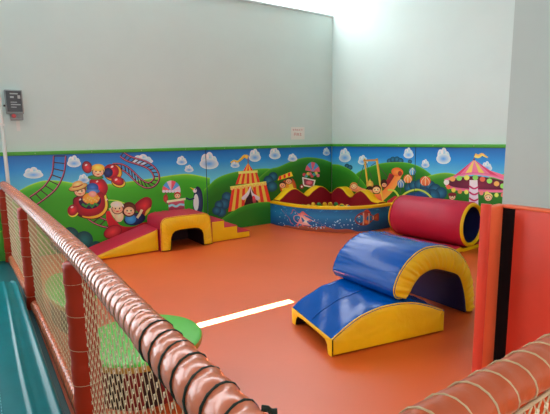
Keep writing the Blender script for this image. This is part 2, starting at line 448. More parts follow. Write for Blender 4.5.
    A.ell(196, 202.5, 2.7, 8.6, (244,246,246), (200,210,220), z=6.4); A.ell(194.8, 190.6, 2, 2.2, (240,244,246), (190,200,214), z=6.5)
    A.fill([(194,188.6),(189.6,187.2),(193.6,190.6)], (246,180,40), z=6.7); A.line([(194,198),(190,199.5),(186,198)], 1.7, (20,34,74), 6.8)
    A.ell(195.4, 189.6, .5, .6, (10,10,20), z=6.9, n=8)
    # circus tent
    bush(A, [(226.8,197,5),(224,204,5.6),(219,205,4.4),(221,212,5),(216.6,210.6,4.4)], 5)
    bush(A, [(273,176.6,4.6),(268.4,180.6,5),(272,186.5,5.2)], 5)
    TR, TY = (206,52,36), (246,178,66)
    def stripes(L0, R0, L1, R1, n, z):
        for i in range(n):
            f = lambda a, b, t: (a[0]+(b[0]-a[0])*t, a[1]+(b[1]-a[1])*t)
            A.fill([f(L0,R0,i/n), f(L0,R0,(i+1)/n), f(L1,R1,(i+1)/n), f(L1,R1,i/n)], TR if i % 2 == 0 else TY, z=z)
    stripes((247.6,163.4),(248.4,163.4),(243,171),(253,170.6),5,6)
    stripes((239.6,172.5),(256.6,171.6),(235.4,184.4),(260.2,182.8),9,6)
    A.fill([(238.2,171.4),(257.4,170.2),(257.8,172.6),(238.4,174)], (250,210,110), z=7)
    stripes((232,188.4),(266,184),(228,212),(271,203),13,6)
    A.fill([(230,186.4),(266,181.2),(266.4,184.4),(230.4,189.4)], (250,206,100), z=7)
    for i in range(10): A.ell(231.8+i*3.7, 188.9-i*.53, 1.6, 1.5, (250,214,120), (226,150,60), z=7.2, n=10)
    A.fill([(250.3,186),(243.4,207),(259,203.4)], (40,16,20), z=7.6)
    A.blob([(250.3,186),(249,194),(244,200),(241.6,197.6),(247,192)], (240,232,232), (190,180,190), z=8)
    A.blob([(250.3,186),(253,193),(259.6,197.4),(257.6,200.4),(252,196)], (240,232,232), (190,180,190), z=8)
    A.blob([(253,203),(252.4,196.5),(254.4,196.2),(256,202)], (230,80,90), (120,40,60), z=8.2)
    A.line([(248,163.6),(248,159)], .8, (120,40,40), 7, smooth=False)
    A.line([(247.6,158),(244.5,156),(241.5,158.6),(237.5,161.6),(234,160.6),(230.5,162.6)], lambda t: 3.2-2*t, (246,206,70), 8, (206,150,40))
    A.ell(246, 156.4, 2.6, 1.8, (250,214,90), (210,150,50), z=8.4)
    A.band([(216,222),(223.5,217.5),(231,212.5),(238,208.2),(246,205),(255,203),(264,202),(276,202)], [0,1.2,6,40], [(84,160,44),(48,136,34),(34,112,28),(28,100,24)], z=9)
    # chairlift seat with two kids
    A.fill([(277.5,180.5),(279,176.5),(291,171.5),(293,176)], (236,184,50), z=6)
    for i in range(3):
        x = 279+i*4.5; A.fill([(x,180-i*1.6),(x+2.2,179.2-i*1.6),(x+2,175.6-i*1.6),(x-.2,176.5-i*1.6)], (200,44,40), z=6.4)
    A.blob([(280,184),(292,178.5),(296,190),(284,196)], (232,150,40), (170,40,34), 'r', z=6)
    for x, y in ((282.4,185),(288.6,181)): face_(A, x, y+.5, 2.9, 7, (40,24,30), (200,150,130))
    A.fill([(281.5,188.6),(285.6,187.4),(287,193),(283,194.4)], (236,190,60), z=8); A.fill([(288.4,184.8),(292,183.6),(293.6,189),(290,190.4)], (232,180,60), z=8)
    # flower cart
    for i in range(5):
        a0 = 190+i*34; A.fill([(312.4,171.6)]+[(312.4+7.4*cos(radians(a0+34*k/4)), 172+10*sin(radians(a0+34*k/4))) for k in range(5)], [(206,90,110),(80,140,190)][i % 2], z=6)
    for i in range(8): A.ell(304+i*2, 174.6+1.4*sin(i*1.9), 1.7, 1.7, [(200,70,80),(70,150,160),(230,190,90),(210,110,130)][i % 4], z=6.5, n=10)
    A.fill([(302,177),(315.6,180),(313.6,188),(303,186)], (206,214,220), z=7); A.fill([(303.4,178.6),(314,181),(312.4,186.6),(304.2,184.8)], (130,60,80), z=7.3)
    A.ell(309, 182.6, 3.4, 2.2, (236,130,150), (200,70,100), z=7.6, n=12)
    A.ell(301.6, 186.6, 2.2, 2.5, (190,50,60), (110,20,30), z=7.6); A.ell(301.6, 186.6, 1, 1.1, (220,200,200), z=8, n=10)

def art_right(A):
    for v0, v1, a, b in ((1.4,1.15,SKY[0],SKY[1]), (1.15,.85,SKY[1],SKY[2]), (.85,0,SKY[2],SKY[2])):
        for k in range(10):
            u = -7+k*.5; A.face([(u,v0),(u+.5,v0),(u+.5,v1),(u,v1)], [lin(a),lin(a),lin(b),lin(b)], 1)
    G2 = [(110,172,50),(56,140,36),(36,116,28),(26,96,22),(22,88,20)]  # right wall greens, with its dimmer lighting painted into the colour
    bush(A, [(347,166,2.4),(350,167.5,2.6)], 1.6)
    bush(A, [(389.5,161,2.6),(393,159.6,3),(397,159.6,3.2),(400.6,161,3),(410,161.6,2)], 1.6)
    A.band([(352,180),(356,174),(362,170),(369,167),(380.8,163.3),(394,162.2),(406.7,162.6),(419,166.2),(429,172.6),(436,180)], [0,1.2,6,16,80], G2, z=2.4)
    A.band([(320,166),(331.7,164.3),(340,165),(348.6,168.7),(355.4,173.8),(364,183),(372,196)], [0,1.2,6,16,60], G2, z=2.7)
    A.band([(418,184),(425,177.5),(433,174.6),(442.8,172.8),(452,173.4),(470,178),(485,178),(495,175.6),(503,174),(520,175),(550,178),(585,184),(640,192)], [0,1.2,6,16,80], [(150,196,60),(84,156,44),(44,124,32),(30,104,26),(26,96,24)], z=3)
    for c in ((345,156,12,12.5),(363,160.5,10,8.5),(408.6,153.6,10,9.5),(425.5,164,8,7.5),(443.6,156.8,14.5,14.5),(487,167,10.5,9),(512,160,12,12)):
        cloud(A, *c)
    # slide
    A.line([(400,172),(396,180),(390,189),(380,198),(372,202)], lambda t: 6+t*3, (226,110,50), 6, (246,150,70))
    A.line([(392,174),(389,181),(383,188)], 5, (150,34,44), 5.6, (110,20,34))
    A.ell(397.4, 172, 6, 4.4, (240,140,60), (200,84,40), z=6.8, rot=10); A.ell(400, 173.4, 1.9, 2.4, (150,50,40), (110,30,30), z=7.2)
    A.fill([(386.5,203),(388,200.5),(395,195.8),(410,200),(408,240),(387,216)], (160,30,50), (120,20,36), z=5)
    # swing frame and children
    A.line([(364.6,158.4),(367.6,184)], 1.7, (226,178,70), 7, (180,130,40), smooth=False)
    A.line([(376.8,158.6),(383,203)], 2.2, (236,188,80), 7, (190,136,44), smooth=False)
    A.line([(363.4,160.6),(378,160)], 1.8, (200,140,60), 7.3, (160,100,40), smooth=False)
    for a, b in (((365,162),(358,184)),((377,163),(390,180)),((366,162),(372,178)),((377,162),(371,166))): A.line([a, b], .6, (70,60,60), 6.6, smooth=False)
    A.blob([(350,186),(355,184.6),(362,188),(368,190),(366,194),(356,192),(351,190)], (226,150,110), (180,90,60), z=7.6)
    face_(A, 354, 186.4, 3, 8, (200,120,50))
    A.ell(370, 184.4, 3.6, 4, (230,180,80), (180,120,50), z=7.8); A.fill([(369,182),(370,178.6),(371.4,182)], (230,180,70), z=8)
    A.ell(370, 190, 4.2, 4, (50,26,30), (24,12,16), z=8.2); A.ell(370.4, 192, 3, 2.4, (230,170,130), (190,120,90), z=8.5)
    face_(A, 376.6, 190, 3.8, 8.8, (56,28,26)); A.ell(384, 183.4, 3.2, 4.4, (70,22,30), (40,12,20), z=7.8); face_(A, 384.4, 185, 2.4, 8.2, (40,16,20), (200,130,100))
    A.fill([(372,194),(381,194),(383,203),(371,203)], (214,110,60), (170,60,50), z=8)
    # balloon shaped parasols and pond
    bush(A, [(409,188,4.6),(414,185.6,5),(420,184.6,5.4),(425,187,5),(430,186,5.6),(435,190,6.4),(441,193,6),(433,196,7),(424,194,7)], 4.6)
    A.line([(398,203),(401,197.5),(407,192.4),(416,189.6),(424,191.4),(430,196),(434,202)], 1.8, (170,190,70), 6.4)
    A.ell(416, 203, 14, 11, (30,90,150), (16,60,110), z=6)
    A.line([(388,190),(394,190.6),(398,195),(400,201)], 1.8, (170,190,70), 6.4)
    for x, y, rx, ry, c, d in ((412.6,171.4,3.5,3.7,(110,180,220),(50,110,180)),(408,178.8,4.4,4.2,(240,160,80),(200,90,40)),(401,183.6,3.6,4.2,(70,140,200),(30,80,150)),(425.5,181,5.4,4.8,(240,130,70),(196,70,40))):
        A.ell(x, y, rx, ry, c, d, z=7)
        for k in (-.5, 0, .5): A.line([(x, y-ry), (x+k*rx*1.4, y), (x+k*rx*1.2, y+ry*.9)], .5, (250,220,170), 7.5)
        A.line([(x, y+ry), (x-.6, y+ry+5)], .6, (60,70,80), 6.8, smooth=False)
    # carousel
    A.fill([(469.6,180),(477.6,180),(478.6,206),(469,206)], (240,206,216), (226,180,196), z=5)
    for i in range(4): A.line([(469.2,186+i*6),(474,188.6+i*6),(478.4,187+i*6)], 1.7, (176,40,90), 5.5)
    A.blob([(447,182),(474,176),(503,181),(510,186),(500,190),(474,192),(452,189)], (120,30,60), (70,14,40), 'r', z=4.2)
    A.line([(446,185),(455,188.6),(474,190.4),(492,191),(508,191)], 2.8, (230,120,150), 4.8, (196,70,110))
    for x, y, c in ((448.5,187,(226,90,60)),(453.6,190,(230,190,70)),(460,191.6,(240,130,70)),(466.4,192,(200,210,90)),(481.5,193,(230,120,110)),(487,193.6,(240,200,90)),(496.6,195,(190,210,90)),(503,195,(230,110,90))):
        A.ell(x, y, 2.2, 2.3, c, z=5.1, n=12)
    A.fill([(474.2,159.6),(466,168.4),(458,173.6),(444.6,180.4),(458,176.6),(472.7,174.2),(488,175.4),(500,178),(512,182),(512,178),(500,173.6),(490,170.4),(481,166)], (236,130,160), (206,80,120), z=5.6)
    A.fill([(474.2,159.6),(464.6,174.8),(471.4,174.2)], (250,190,90), z=5.9)
    A.fill([(474.2,159.6),(479.6,174.6),(486.4,175.4)], (250,190,90), z=5.9)
    A.fill([(474.2,159.6),(456,174.4),(452,176.8),(458.6,176)], (196,60,100), z=5.9)
    A.fill([(474.2,159.6),(493.6,173),(499,176.4),(492,175.6)], (196,60,100), z=5.9)
    A.line([(444.6,180.6),(458,176),(472.7,173.6),(488,175),(501,178.4),(514,183)], 2.6, (238,140,170), 6.2, (200,80,120))
    for x, y, c in ((446.6,182.4,(240,220,200)),(452.7,178.9,(246,150,80)),(459.3,178.2,(130,200,90)),(466.9,177.6,(250,206,90)),(475.5,177.6,(130,200,90)),(482.6,179.2,(236,96,70)),(489.6,181,(130,200,90)),(496.7,183.7,(250,160,80)),(503,186,(130,200,90))):
        A.ell(x, y, 2.8, 2.6, c, z=6.6, n=14)
    A.ell(474.2, 159.6, 1, 1, (120,40,60), z=6.6, n=8); A.line([(474.2,159.6),(475,154)], .7, (120,60,60), 6.4, smooth=False)
    A.line([(475,155.2),(478.5,156.4),(482,154.4),(485,156),(488,157.6)], lambda t: 4.4-3.2*t, (246,206,110), 7, (214,150,60))
    face_(A, 452.4, 197, 3.2, 6.4, (120,30,40)); A.ell(452.4, 194.4, 4.2, 1.8, (110,24,34), z=7.4)
    face_(A, 488.4, 197.8, 3.6, 6.4, (240,200,110))

# ------------------------------------------------------------------ the room
def structure(name, boxes, m):
    bm = bmesh.new()
    for a, b in boxes: box(bm, a, b)
    o = build(name, bm, m); o['kind'] = 'structure'; return o
X0, X1, Y0, Y1, H = -4.0, RX, -3.6, 9.0, 4.6
structure('floor', [((X0,Y0,-.1),(X1,Y1,0))], 'floor')
structure('wall_back', [((-.45,BY,0),(X1-.001,BY+.14,3.70)), ((X0,BY,0),(-3.5,BY+.14,3.70)), ((-3.5,BY,3.3),(-.45,BY+.14,3.70)), ((-3.5,BY,0),(-.45,BY+.14,.35))], 'wall')
structure('trim_1', [((X0,BY-.02,3.70),(X1-.001,BY+.16,3.735))], 'cap')
structure('wall_right', [((RX,Y0,0),(RX+.15,Y1,H))], 'wall')
structure('wall_left', [((X0-.15,Y0,0),(X0,Y1,.7)), ((X0-.15,Y0,3.9),(X0,Y1,H)), ((X0-.15,Y0,.7),(X0,-1.4,3.9)), ((X0-.15,6.2,.7),(X0,Y1,3.9))], 'wall')
structure('wall_front', [((X0,Y0-.15,0),(X1,Y0,1.0)), ((X0,Y0-.15,3.4),(X1,Y0,H)), ((X0,Y0-.15,1.0),(-2.6,Y0,3.4)), ((3.4,Y0-.15,1.0),(X1,Y0,3.4))], 'wall')
structure('wall_far', [((X0,Y1,0),(X1,Y1+.15,3.2))], 'wall')
# roof with one narrow open joint that lets a blade of sun through
SUN_T = math.tan(radians(62)); SY = 3.155+H/SUN_T
structure('ceiling', [((X0,Y0,H),(X1,SY,H+.02)), ((X0,SY+.088,H),(X1,6.3,H+.02)), ((X0,8.9,H),(X1,Y1,H+.02)), ((X0,SY,H),(1.2,SY+.088,H+.02)), ((2.33,SY,H),(X1,SY+.088,H+.02))], 'ceiling')
def window(n, frame_boxes, pane, pane_mat):
    bm = bmesh.new()
    for a, b in frame_boxes: box(bm, a, b)
    f = build('window_%d' % n, bm, 'frame'); f['kind'] = 'structure'
    bm = bmesh.new(); box(bm, *pane); build('pane', bm, pane_mat, f)
mull = [((X0-.1,y,.7),(X0-.04,y+.05,3.9)) for y in (-1.4,.5,2.4,4.3,6.15)]
window(1, mull+[((X0-.1,-1.4,.7),(X0-.04,6.2,.76)), ((X0-.1,-1.4,3.84),(X0-.04,6.2,3.9))], ((X0-.14,-1.4,.7),(X0-.12,6.2,3.9)), 'day_left')
window(2, [((X0,Y1+.02,3.2),(X1,Y1+.1,3.26)), ((X0,Y1+.02,H-.06),(X1,Y1+.1,H))], ((X0,Y1+.1,3.2),(X1,Y1+.12,H)), 'day_back')
window(5, [((x,6.3,H),(x+.06,8.9,H+.06)) for x in (X0,-2,0,2,4,X1-.06)], ((X0,6.3,H+.06),(X1,8.9,H+.08)), 'day_roof')
window(3, [((-2.6,Y0-.1,1.0),(3.4,Y0-.04,1.06)), ((-2.6,Y0-.1,3.34),(3.4,Y0-.04,3.4)), ((.4,Y0-.1,1.06),(.46,Y0-.04,3.34))], ((-2.6,Y0-.14,1.0),(3.4,Y0-.12,3.4)), 'fill_rear')  # unseen window added behind the camera as fill light

window(4, [((x,BY+.02,.35),(x+.05,BY+.1,3.3)) for x in (-3.5,-2.5,-1.5,-.5)]+[((-3.5,BY+.02,.35),(-.45,BY+.1,.41)), ((-3.5,BY+.02,3.24),(-.45,BY+.1,3.3))], ((-3.5,BY+.10,.35),(-.45,BY+.12,3.3)), 'day_side')
# pillar and its crash pad
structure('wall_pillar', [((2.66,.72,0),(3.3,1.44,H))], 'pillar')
pp = empty('pillar_pad', (2.62,1.2,0), 'coral red crash pad wrapped round the foot of the white pillar, with a black strip', 'crash pad')
def pchild(name, bm, m, parent=pp, **k):
    o = build(name, bm, m, parent, **k); o.matrix_parent_inverse = parent_inv(parent); return o
def parent_inv(p):
    return (Matrix.Translation(p.location) @ p.rotation_euler.to_matrix().to_4x4()).inverted()
bm = bmesh.new(); box(bm, (2.612,.70,0), (2.659,1.338,1.075), bev=.012); pchild('face_panel', bm, 'coral', auto=35)
bm = bmesh.new(); box(bm, (2.618,1.335,0), (2.659,1.409,1.075)); pchild('hook_strip', bm, 'black')
bm = bmesh.new()
box(bm, (2.485,1.41,0), (2.659,1.462,1.085), bev=.012)
pchild('end_panel', bm, 'orange', auto=35)
bm = bmesh.new()
pl = catmull([(2.492,1.412),(2.476,1.404),(2.464,1.414),(2.461,1.436),(2.466,1.460),(2.482,1.466),(2.490,1.44)], 4)
A_ = [bm.verts.new((x, y, 0)) for x, y in pl]; B_ = [bm.verts.new((x, y, 1.10)) for x, y in pl]
for i in range(len(pl)): bm.faces.new((A_[i], A_[(i+1) % len(pl)], B_[(i+1) % len(pl)], B_[i]))
bm.faces.new(B_); bm.faces.new(A_[::-1])
pchild('folded_edge', bm, 'coral', auto=40)
bm = bmesh.new(); box(bm, (2.604,.70,1.068), (2.659,1.409,1.088), bev=.008); pchild('top_flap', bm, 'orange', auto=35)

# ------------------------------------------------------------------ mural pads
def panel(name, wall, u0, u1, h, label, artfn):
    t = .0
    if wall == 'back':
        o = empty(name, ((u0+u1)/2, BY-PAD/2, 0), label, 'mural panel', 'painted fairground wall pads')
        place = lambda u, v, z: Vector((u, BY-PAD-.0005-z, v)); uv = on_back
        corners = ((u0+.003,BY-PAD,.0), (u1-.003,BY-.001,h))
        trim = ((u0+.002,BY-PAD-.018,h), (u1-.002,BY-.001,h+.045)); dz = 1
    else:
        o = empty(name, (RX-PAD/2, -(u0+u1)/2, 0), label, 'mural panel', 'painted fairground wall pads')
        place = lambda u, v, z: Vector((RX-PAD-.0005-z, -u, v)); uv = on_right
        corners = ((RX-PAD,-u1+.003,.0), (RX-.001,-u0-.003,h))
        trim = ((RX-PAD-.018,-u1+.002,h), (RX-.001,-u0-.002,h+.045))
    bm = bmesh.new(); box(bm, *corners, bev=.004); pchild('pad_board', bm, 'pad_back', o)
    A = Art(uv, place, (u0+.006, .006, u1-.006, h-.004))
    artfn(A)
    me_o = build2(A, 'printed_cover', o)
    bm = bmesh.new(); box(bm, *trim, bev=.006)
    tr = pchild('top_trim', bm, 'trim_green', o)
    n = max(2, int((u1-u0)/.6))
    for k in range(n):
        bm = bmesh.new()
        u = u0+(u1-u0)*(k+.5)/n
        if wall == 'back': c = (u, BY-PAD-.019, h+.022); mm = Matrix.Translation(c) @ Matrix.Rotation(pi/2, 4, 'X')
        else: c = (RX-PAD-.019, -u, h+.022); mm = Matrix.Translation(c) @ Matrix.Rotation(pi/2, 4, 'Y')
        bmesh.ops.create_cone(bm, cap_ends=True, segments=10, radius1=.009, radius2=.006, depth=.004, matrix=mm)
        build('screw', bm, 'screw', tr)
    return o
def build2(A, name, o):
    bm = A.bm
    me = bpy.data.meshes.new(name); bm.to_mesh(me); bm.free()
    ob = link(name, me, o, ('print',)); ob.matrix_parent_inverse = parent_inv(o); return ob
HP = 1.335
panel('mural_panel', 'back', -.42, .335, HP, 'blue and green mural pad left of the white pipe, at the net fence end', art_back)
panel('mural_panel', 'back', .335, 3.082, HP, 'mural pad with children in red ride cars and roller coaster track', art_back)
panel('mural_panel', 'back', 3.082, RX-PAD-.004, HP, 'mural pad with the striped circus tent, reaching to the room corner', art_back)
panel('mural_panel', 'right', -(BY-PAD-.004), -4.527, HP, 'mural pad with the swing frame and orange slide, just right of the room corner', art_right)
panel('mural_panel', 'right', -4.527, -1.9, HP, 'mural pad with the pink carousel, on the right wall beside the white pillar', art_right)

# ------------------------------------------------------------------ things on the wall
o = empty('control_box', (.51,BY,1.95), 'grey electrical box with dark face and red button high on the back wall', 'switch box')
bm = bmesh.new(); box(bm, (.405,BY-.10,1.85), (.595,BY-.002,2.14), bev=.008); pchild('housing', bm, 'boxgrey', o)
bm = bmesh.new(); box(bm, (.418,BY-.108,1.875), (.582,BY-.099,2.125), bev=.003); pchild('front_plate', bm, 'boxdark', o)
bm = bmesh.new()
for a in ((.46,2.085,.545,2.10),(.46,2.04,.50,2.062),(.54,2.035,.57,2.075),(.46,1.985,.53,1.995),(.46,1.955,.565,1.968),(.46,1.925,.52,1.935)):
    box(bm, (a[0],BY-.1095,a[1]), (a[2],BY-.1075,a[3]))
pchild('print_marks', bm, 'boxmark', o)
bm = bmesh.new(); box(bm, (.445,BY-.075,1.775), (.585,BY-.002,1.858), bev=.006); pchild('switch_housing', bm, 'boxgrey', o)
bm = bmesh.new(); bmesh.ops.create_cone(bm, cap_ends=True, segments=20, radius1=.026, radius2=.022, depth=.03, matrix=Matrix.Translation((.482,BY-.088,1.825)) @ Matrix.Rotation(pi/2,4,'X')); pchild('red_button', bm, 'redbtn', o)
bm = bmesh.new(); bmesh.ops.create_cone(bm, cap_ends=True, segments=20, radius1=.022, radius2=.018, depth=.02, matrix=Matrix.Translation((.55,BY-.084,1.822)) @ Matrix.Rotation(pi/2,4,'X')); pchild('grey_knob', bm, 'boxgrey', o)
bm = bmesh.new(); box(bm, (.505,BY-.008,1.64), (.545,BY-.002,1.775)); pchild('hanging_tag', bm, 'white', o)
bm = bmesh.new(); tube(bm, [(.385,BY-.03,1.95),(.41,BY-.03,1.95),(.432,BY-.03,1.95)], .012, 8); pchild('cable_gland', bm, 'boxdark', o)

bm = bmesh.new(); tube(bm, [(.345,BY-.09,.0),(.345,BY-.09,2.0),(.345,BY-.09,3.69)], .022, 14)
for z in (.5,1.7,2.8): box(bm, (.315,BY-.112,z), (.375,BY-.06,z+.03))
tag(build('wall_pipe', bm, 'pipe', auto=40), 'thin white pipe running up the back wall left of the electrical box', 'pipe')

o = empty('paper_sign', (4.95,BY,1.58), 'small white paper notice with red writing above the mural near the corner', 'sign')
bm = bmesh.new(); box(bm, (4.805,BY-.004,1.475), (5.115,BY-.001,1.70)); pchild('sheet', bm, 'paper', o)
bm = bmesh.new()
def glyph(x, z, s, pat):
    for a in pat: box(bm, (x+a[0]*s, BY-.0052, z+a[1]*s), (x+a[2]*s, BY-.0038, z+a[3]*s))
G = [[(0,.8,.9,.92),(.4,0,.52,1),(0,.4,.9,.5)], [(0,0,.12,1),(0,.88,.9,1),(.8,0,.92,1),(.2,.45,.7,.57)], [(0,.6,.95,.72),(.1,0,.25,.6),(.65,0,.8,.6),(.4,.7,.55,1)], [(0,.05,.9,.17),(.4,.05,.52,.95),(.1,.6,.8,.72)]]
for i in range(5): glyph(4.845+i*.048, 1.632, .032, G[i % 4])
for i in range(3): glyph(4.875+i*.062, 1.545, .05, G[(i+1) % 4])
pchild('red_writing', bm, 'redink', o)

# ------------------------------------------------------------------ soft blocks along the back wall
def softblock(o, poly, cov, fr, L, skin, end, r=.012, puff=.01, seams=True):
    """a foam prism: cover over edges cov, cushioned ends, seam piping"""
    n = len(poly)
    bm = bmesh.new(); cover(bm, poly, cov, fr, L, r); c = pchild('cover', bm, skin, o, auto=50)
    for w, s in ((0, -1), (L, 1)):
        bm = bmesh.new(); cap(bm, poly, fr, w, s, r, puff); pchild('side_panel', bm, end, o, auto=50)
    return c
# ramp
fr = frame((2.0,5.79,0), 0)
o = empty('foam_ramp', (1.5,6.0,0), 'crimson foam ramp with yellow side, left of the tunnel block', 'soft play ramp')
poly = [(-.985,0),(-.0,0),(-.0,.315),(-.98,.025)]
poly = resample(poly, 60, True)
softblock(o, poly, range(60), fr, .50, 'red', 'yellow')
# tunnel block
fr = frame((2.005,5.72,0), 0)
o = empty('tunnel_block', (2.38,6.0,0), 'crimson foam tunnel block with yellow gathered arch front, between ramp and steps', 'soft play tunnel')
outer = [(0,0),(.004,.2),(.008,.36)]+[(.008+.09*(1-cos(a)), .36+.1*sin(a)) for a in (.3,.6,.9,1.2,1.5)]+[(.25,.466),(.5,.464)]+[(.66+.09*sin(a), .36+.1*cos(a)) for a in (.1,.4,.7,1.0,1.3)]+[(.757,.3),(.765,.15),(.768,0)]
inner = [(.145,0),(.15,.1),(.158,.172),(.18,.222),(.215,.25),(.283,.262),(.4,.262),(.5,.26),(.56,.248),(.6,.218),(.618,.17),(.622,.08),(.624,0)]
def arch(o, outer, inner, fr, L, skin, lining, end, nf=40, ripple=.006, puff=.022):
    N = 90; A = resample(outer, N); B = resample(inner, N)
    poly = A+B[::-1]
    bm = bmesh.new(); cover(bm, poly, range(N-1), fr, L, gather=.0052); pchild('cover', bm, skin, o, auto=60)
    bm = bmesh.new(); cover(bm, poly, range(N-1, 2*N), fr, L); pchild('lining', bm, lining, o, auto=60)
    q = inward(poly, .012)
    for w, s in ((0, -1), (L, 1)):
        bm = bmesh.new(); band_cap(bm, q[:N], q[N:][::-1], fr, w, s, puff=puff, ripple=ripple, nf=nf); pchild('end_panel', bm, end, o, smooth=True)
    bm = bmesh.new(); tube(bm, [fr(x, .006, z) for x, z in inward(A+B[::-1], .004)[:N]], .005, 6); pchild('piping', bm, end, o, smooth=True)
arch(o, outer, inner, fr, .58, 'red', 'dark', 'yellow', 34)
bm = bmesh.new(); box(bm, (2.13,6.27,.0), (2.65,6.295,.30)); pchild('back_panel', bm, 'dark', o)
# steps
fr = frame((2.80,5.785,0), 0)
o = empty('foam_steps', (3.1,6.0,0), 'yellow and crimson foam steps of three treads, right of the tunnel block', 'soft play steps')
poly = resample([(0,0),(.645,0),(.645,.1),(.43,.1),(.43,.207),(.212,.207),(.212,.314),(0,.314)], 8) if False else [(0,0),(.645,0),(.645,.1),(.43,.1),(.43,.207),(.212,.207),(.212,.314),(0,.314)]
softblock(o, poly, range(8), fr, .48, 'red', 'yellow', r=.008)

# ------------------------------------------------------------------ wedge hill, arch bridge, tunnel roll
fr = frame((1.924,2.162,0), radians(-11.6))
o = empty('foam_hill', (2.45,2.4,0), 'low blue foam hill with yellow sides and an open end, under the arch bridge foot', 'soft play hill')
top = catmull([(0,.127),(.093,.188),(.211,.249),(.349,.287),(.487,.300),(.667,.286),(.818,.243),(.975,.176)], 5, False)
poly = top[::-1]+[(0,0),(.995,0)]; poly = [(.995,.165)]+poly[:]  # counted from the right end
n = len(poly); NB = len(top)
LH = .66
bm = bmesh.new(); cover(bm, poly, range(0, NB), fr, LH, .01, waves=lambda x, w, z: (.0035*sin(w*60+x*14)+.004*sin(x*33-w*21)) if z > .12 else 0)
pchild('top_cover', bm, 'blue', o, auto=50)
bm = bmesh.new(); cover(bm, poly, [n-1], fr, LH, .01); pchild('high_end', bm, 'yellow', o, auto=50)
for w, s in ((0, -1), (LH, 1)):
    bm = bmesh.new(); cap(bm, poly, fr, w, s, .01, .010); pchild('side_panel', bm, 'yellow', o, auto=50)
# low end with its opening
bm = bmesh.new(); N = 60
A_ = resample([(0,0),(0,.127),(LH,.127),(LH,0)], N); B_ = resample([(.06,0),(.07,.06),(.1,.09),(.2,.094),(.46,.094),(.55,.086),(.58,.05),(.59,0)], N)
for i in range(N):
    A_[i] = tuple(A_[i])
g = [[bm.verts.new(fr(-.006*sin(pi*k/4)-.002*sin(i*1.3)*sin(pi*k/4), a[0]*(1-k/4)+b[0]*k/4, a[1]*(1-k/4)+b[1]*k/4)) for k in range(5)] for i, (a, b) in enumerate(zip(A_, B_))]
for i in range(N-1):
    for k in range(4): bm.faces.new((g[i][k], g[i+1][k], g[i+1][k+1], g[i][k+1]))
pchild('low_end', bm, 'yellow', o, smooth=True)
bm = bmesh.new(); g = [[bm.verts.new(fr(x, *b)) for x in (0,.1,.4)] for b in B_]
for i in range(N-1):
    for k in range(2): bm.faces.new((g[i][k], g[i+1][k], g[i+1][k+1], g[i][k+1]))
bm.faces.new([r[2] for r in g]); pchild('opening_lining', bm, 'dark', o)
bm = bmesh.new(); tube(bm, [fr(x, .33, z+.004+.0035*sin(.33*60+x*14)+.004*sin(x*33-.33*21)) for x, z in top[1:30]], .0025, 6); pchild('stitched_seam', bm, 'blue', o)
bm = bmesh.new(); tube(bm, [fr(x, .004, z-.002) for x, z in top], .005, 6); pchild('piping', bm, 'yellow', o)

fr = frame((2.52,2.10,0), radians(-1.7))
o = empty('arch_bridge', (3.0,2.45,0), 'large blue foam arch with gathered yellow end, one foot on the low hill', 'soft play arch')
outer = catmull([(.05,.298),(.0,.303),(-.036,.33),(-.048,.395),(.007,.501),(.11,.591),(.265,.652),(.467,.645),(.648,.590),(.785,.494),(.890,.345),(.938,.181),(.946,.09),(.948,.004)], 6, False)
inner = catmull([(.05,.298),(.10,.300),(.14,.325),(.182,.378),(.259,.432),(.394,.454),(.551,.412),(.703,.350),(.767,.255),(.81,.13),(.838,.004)], 6, False)
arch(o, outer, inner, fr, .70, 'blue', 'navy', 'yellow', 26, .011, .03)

ax0 = Vector((5.37,3.30,0)); ax1 = Vector((5.29,4.40,0)); yaw = atan2(-(ax1.x-ax0.x), ax1.y-ax0.y); LC = (ax1-ax0).length
fr = frame(ax0, yaw)
o = empty('tunnel_roll', (5.33,3.95,0), 'big crimson foam roll tunnel with yellow ring end, in front of the carousel mural', 'soft play tunnel')
RO, RI, CZ, N = .30, .238, .335, 56
circ = lambda r, k: (r*cos(2*pi*k/N), CZ+r*sin(2*pi*k/N))
def skin(r, st, name, m, par=o):
    bm = bmesh.new(); rows = [[bm.verts.new(fr(*[circ(r-d, k)[0], w, circ(r-d, k)[1]])) for k in range(N)] for w, d in st]
    for a, b in zip(rows, rows[1:]):
        for k in range(N): bm.faces.new((a[k], a[(k+1) % N], b[(k+1) % N], b[k]))
    return pchild(name, bm, m, par, smooth=True)
skin(RO, [(0,.008),(.012,0),(.3,.0),(.65,0),(1.0,0),(LC-.03,0),(LC-.01,.012),(LC,.03)], 'cover', 'red')
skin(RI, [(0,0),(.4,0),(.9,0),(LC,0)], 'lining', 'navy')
for w, s in ((0,-1),(LC,1)):
    bm = bmesh.new(); rows = []
    for t in range(7):
        r = RO-.008+(RI-RO+.008)*t/6; rows.append([bm.verts.new(fr(circ(r,k)[0], w+s*.03*sin(pi*t/6)**.7, circ(r,k)[1])) for k in range(N)])
    for a, b in zip(rows, rows[1:]):
        for k in range(N): bm.faces.new((a[k], a[(k+1) % N], b[(k+1) % N], b[k]))
    pchild('end_ring', bm, 'yellow', o, smooth=True)
# cradle mat under the roll
fr = frame(ax0, yaw)
o = empty('cradle_mat', (5.2,3.95,0), 'thin crimson mat with yellow edge lying under the roll tunnel', 'mat')
cr = [(-.62,0),(.30,0),(.30,.07)]+[(.26*sin(a), CZ-.305*cos(a)+.0) for a in (.75,.5,.25,0,-.25,-.5)]+[(-.28,.075),(-.62,.045)]
cr = [(-.58,0),(.26,0),(.26,.06),(.18,.04),(.10,.025),(0,.02),(-.10,.025),(-.18,.045),(-.24,.075),(-.32,.07),(-.58,.045)]
softblock(o, cr, range(len(cr)), fr, LC-.04, 'red', 'yellow', r=.006, puff=.012)

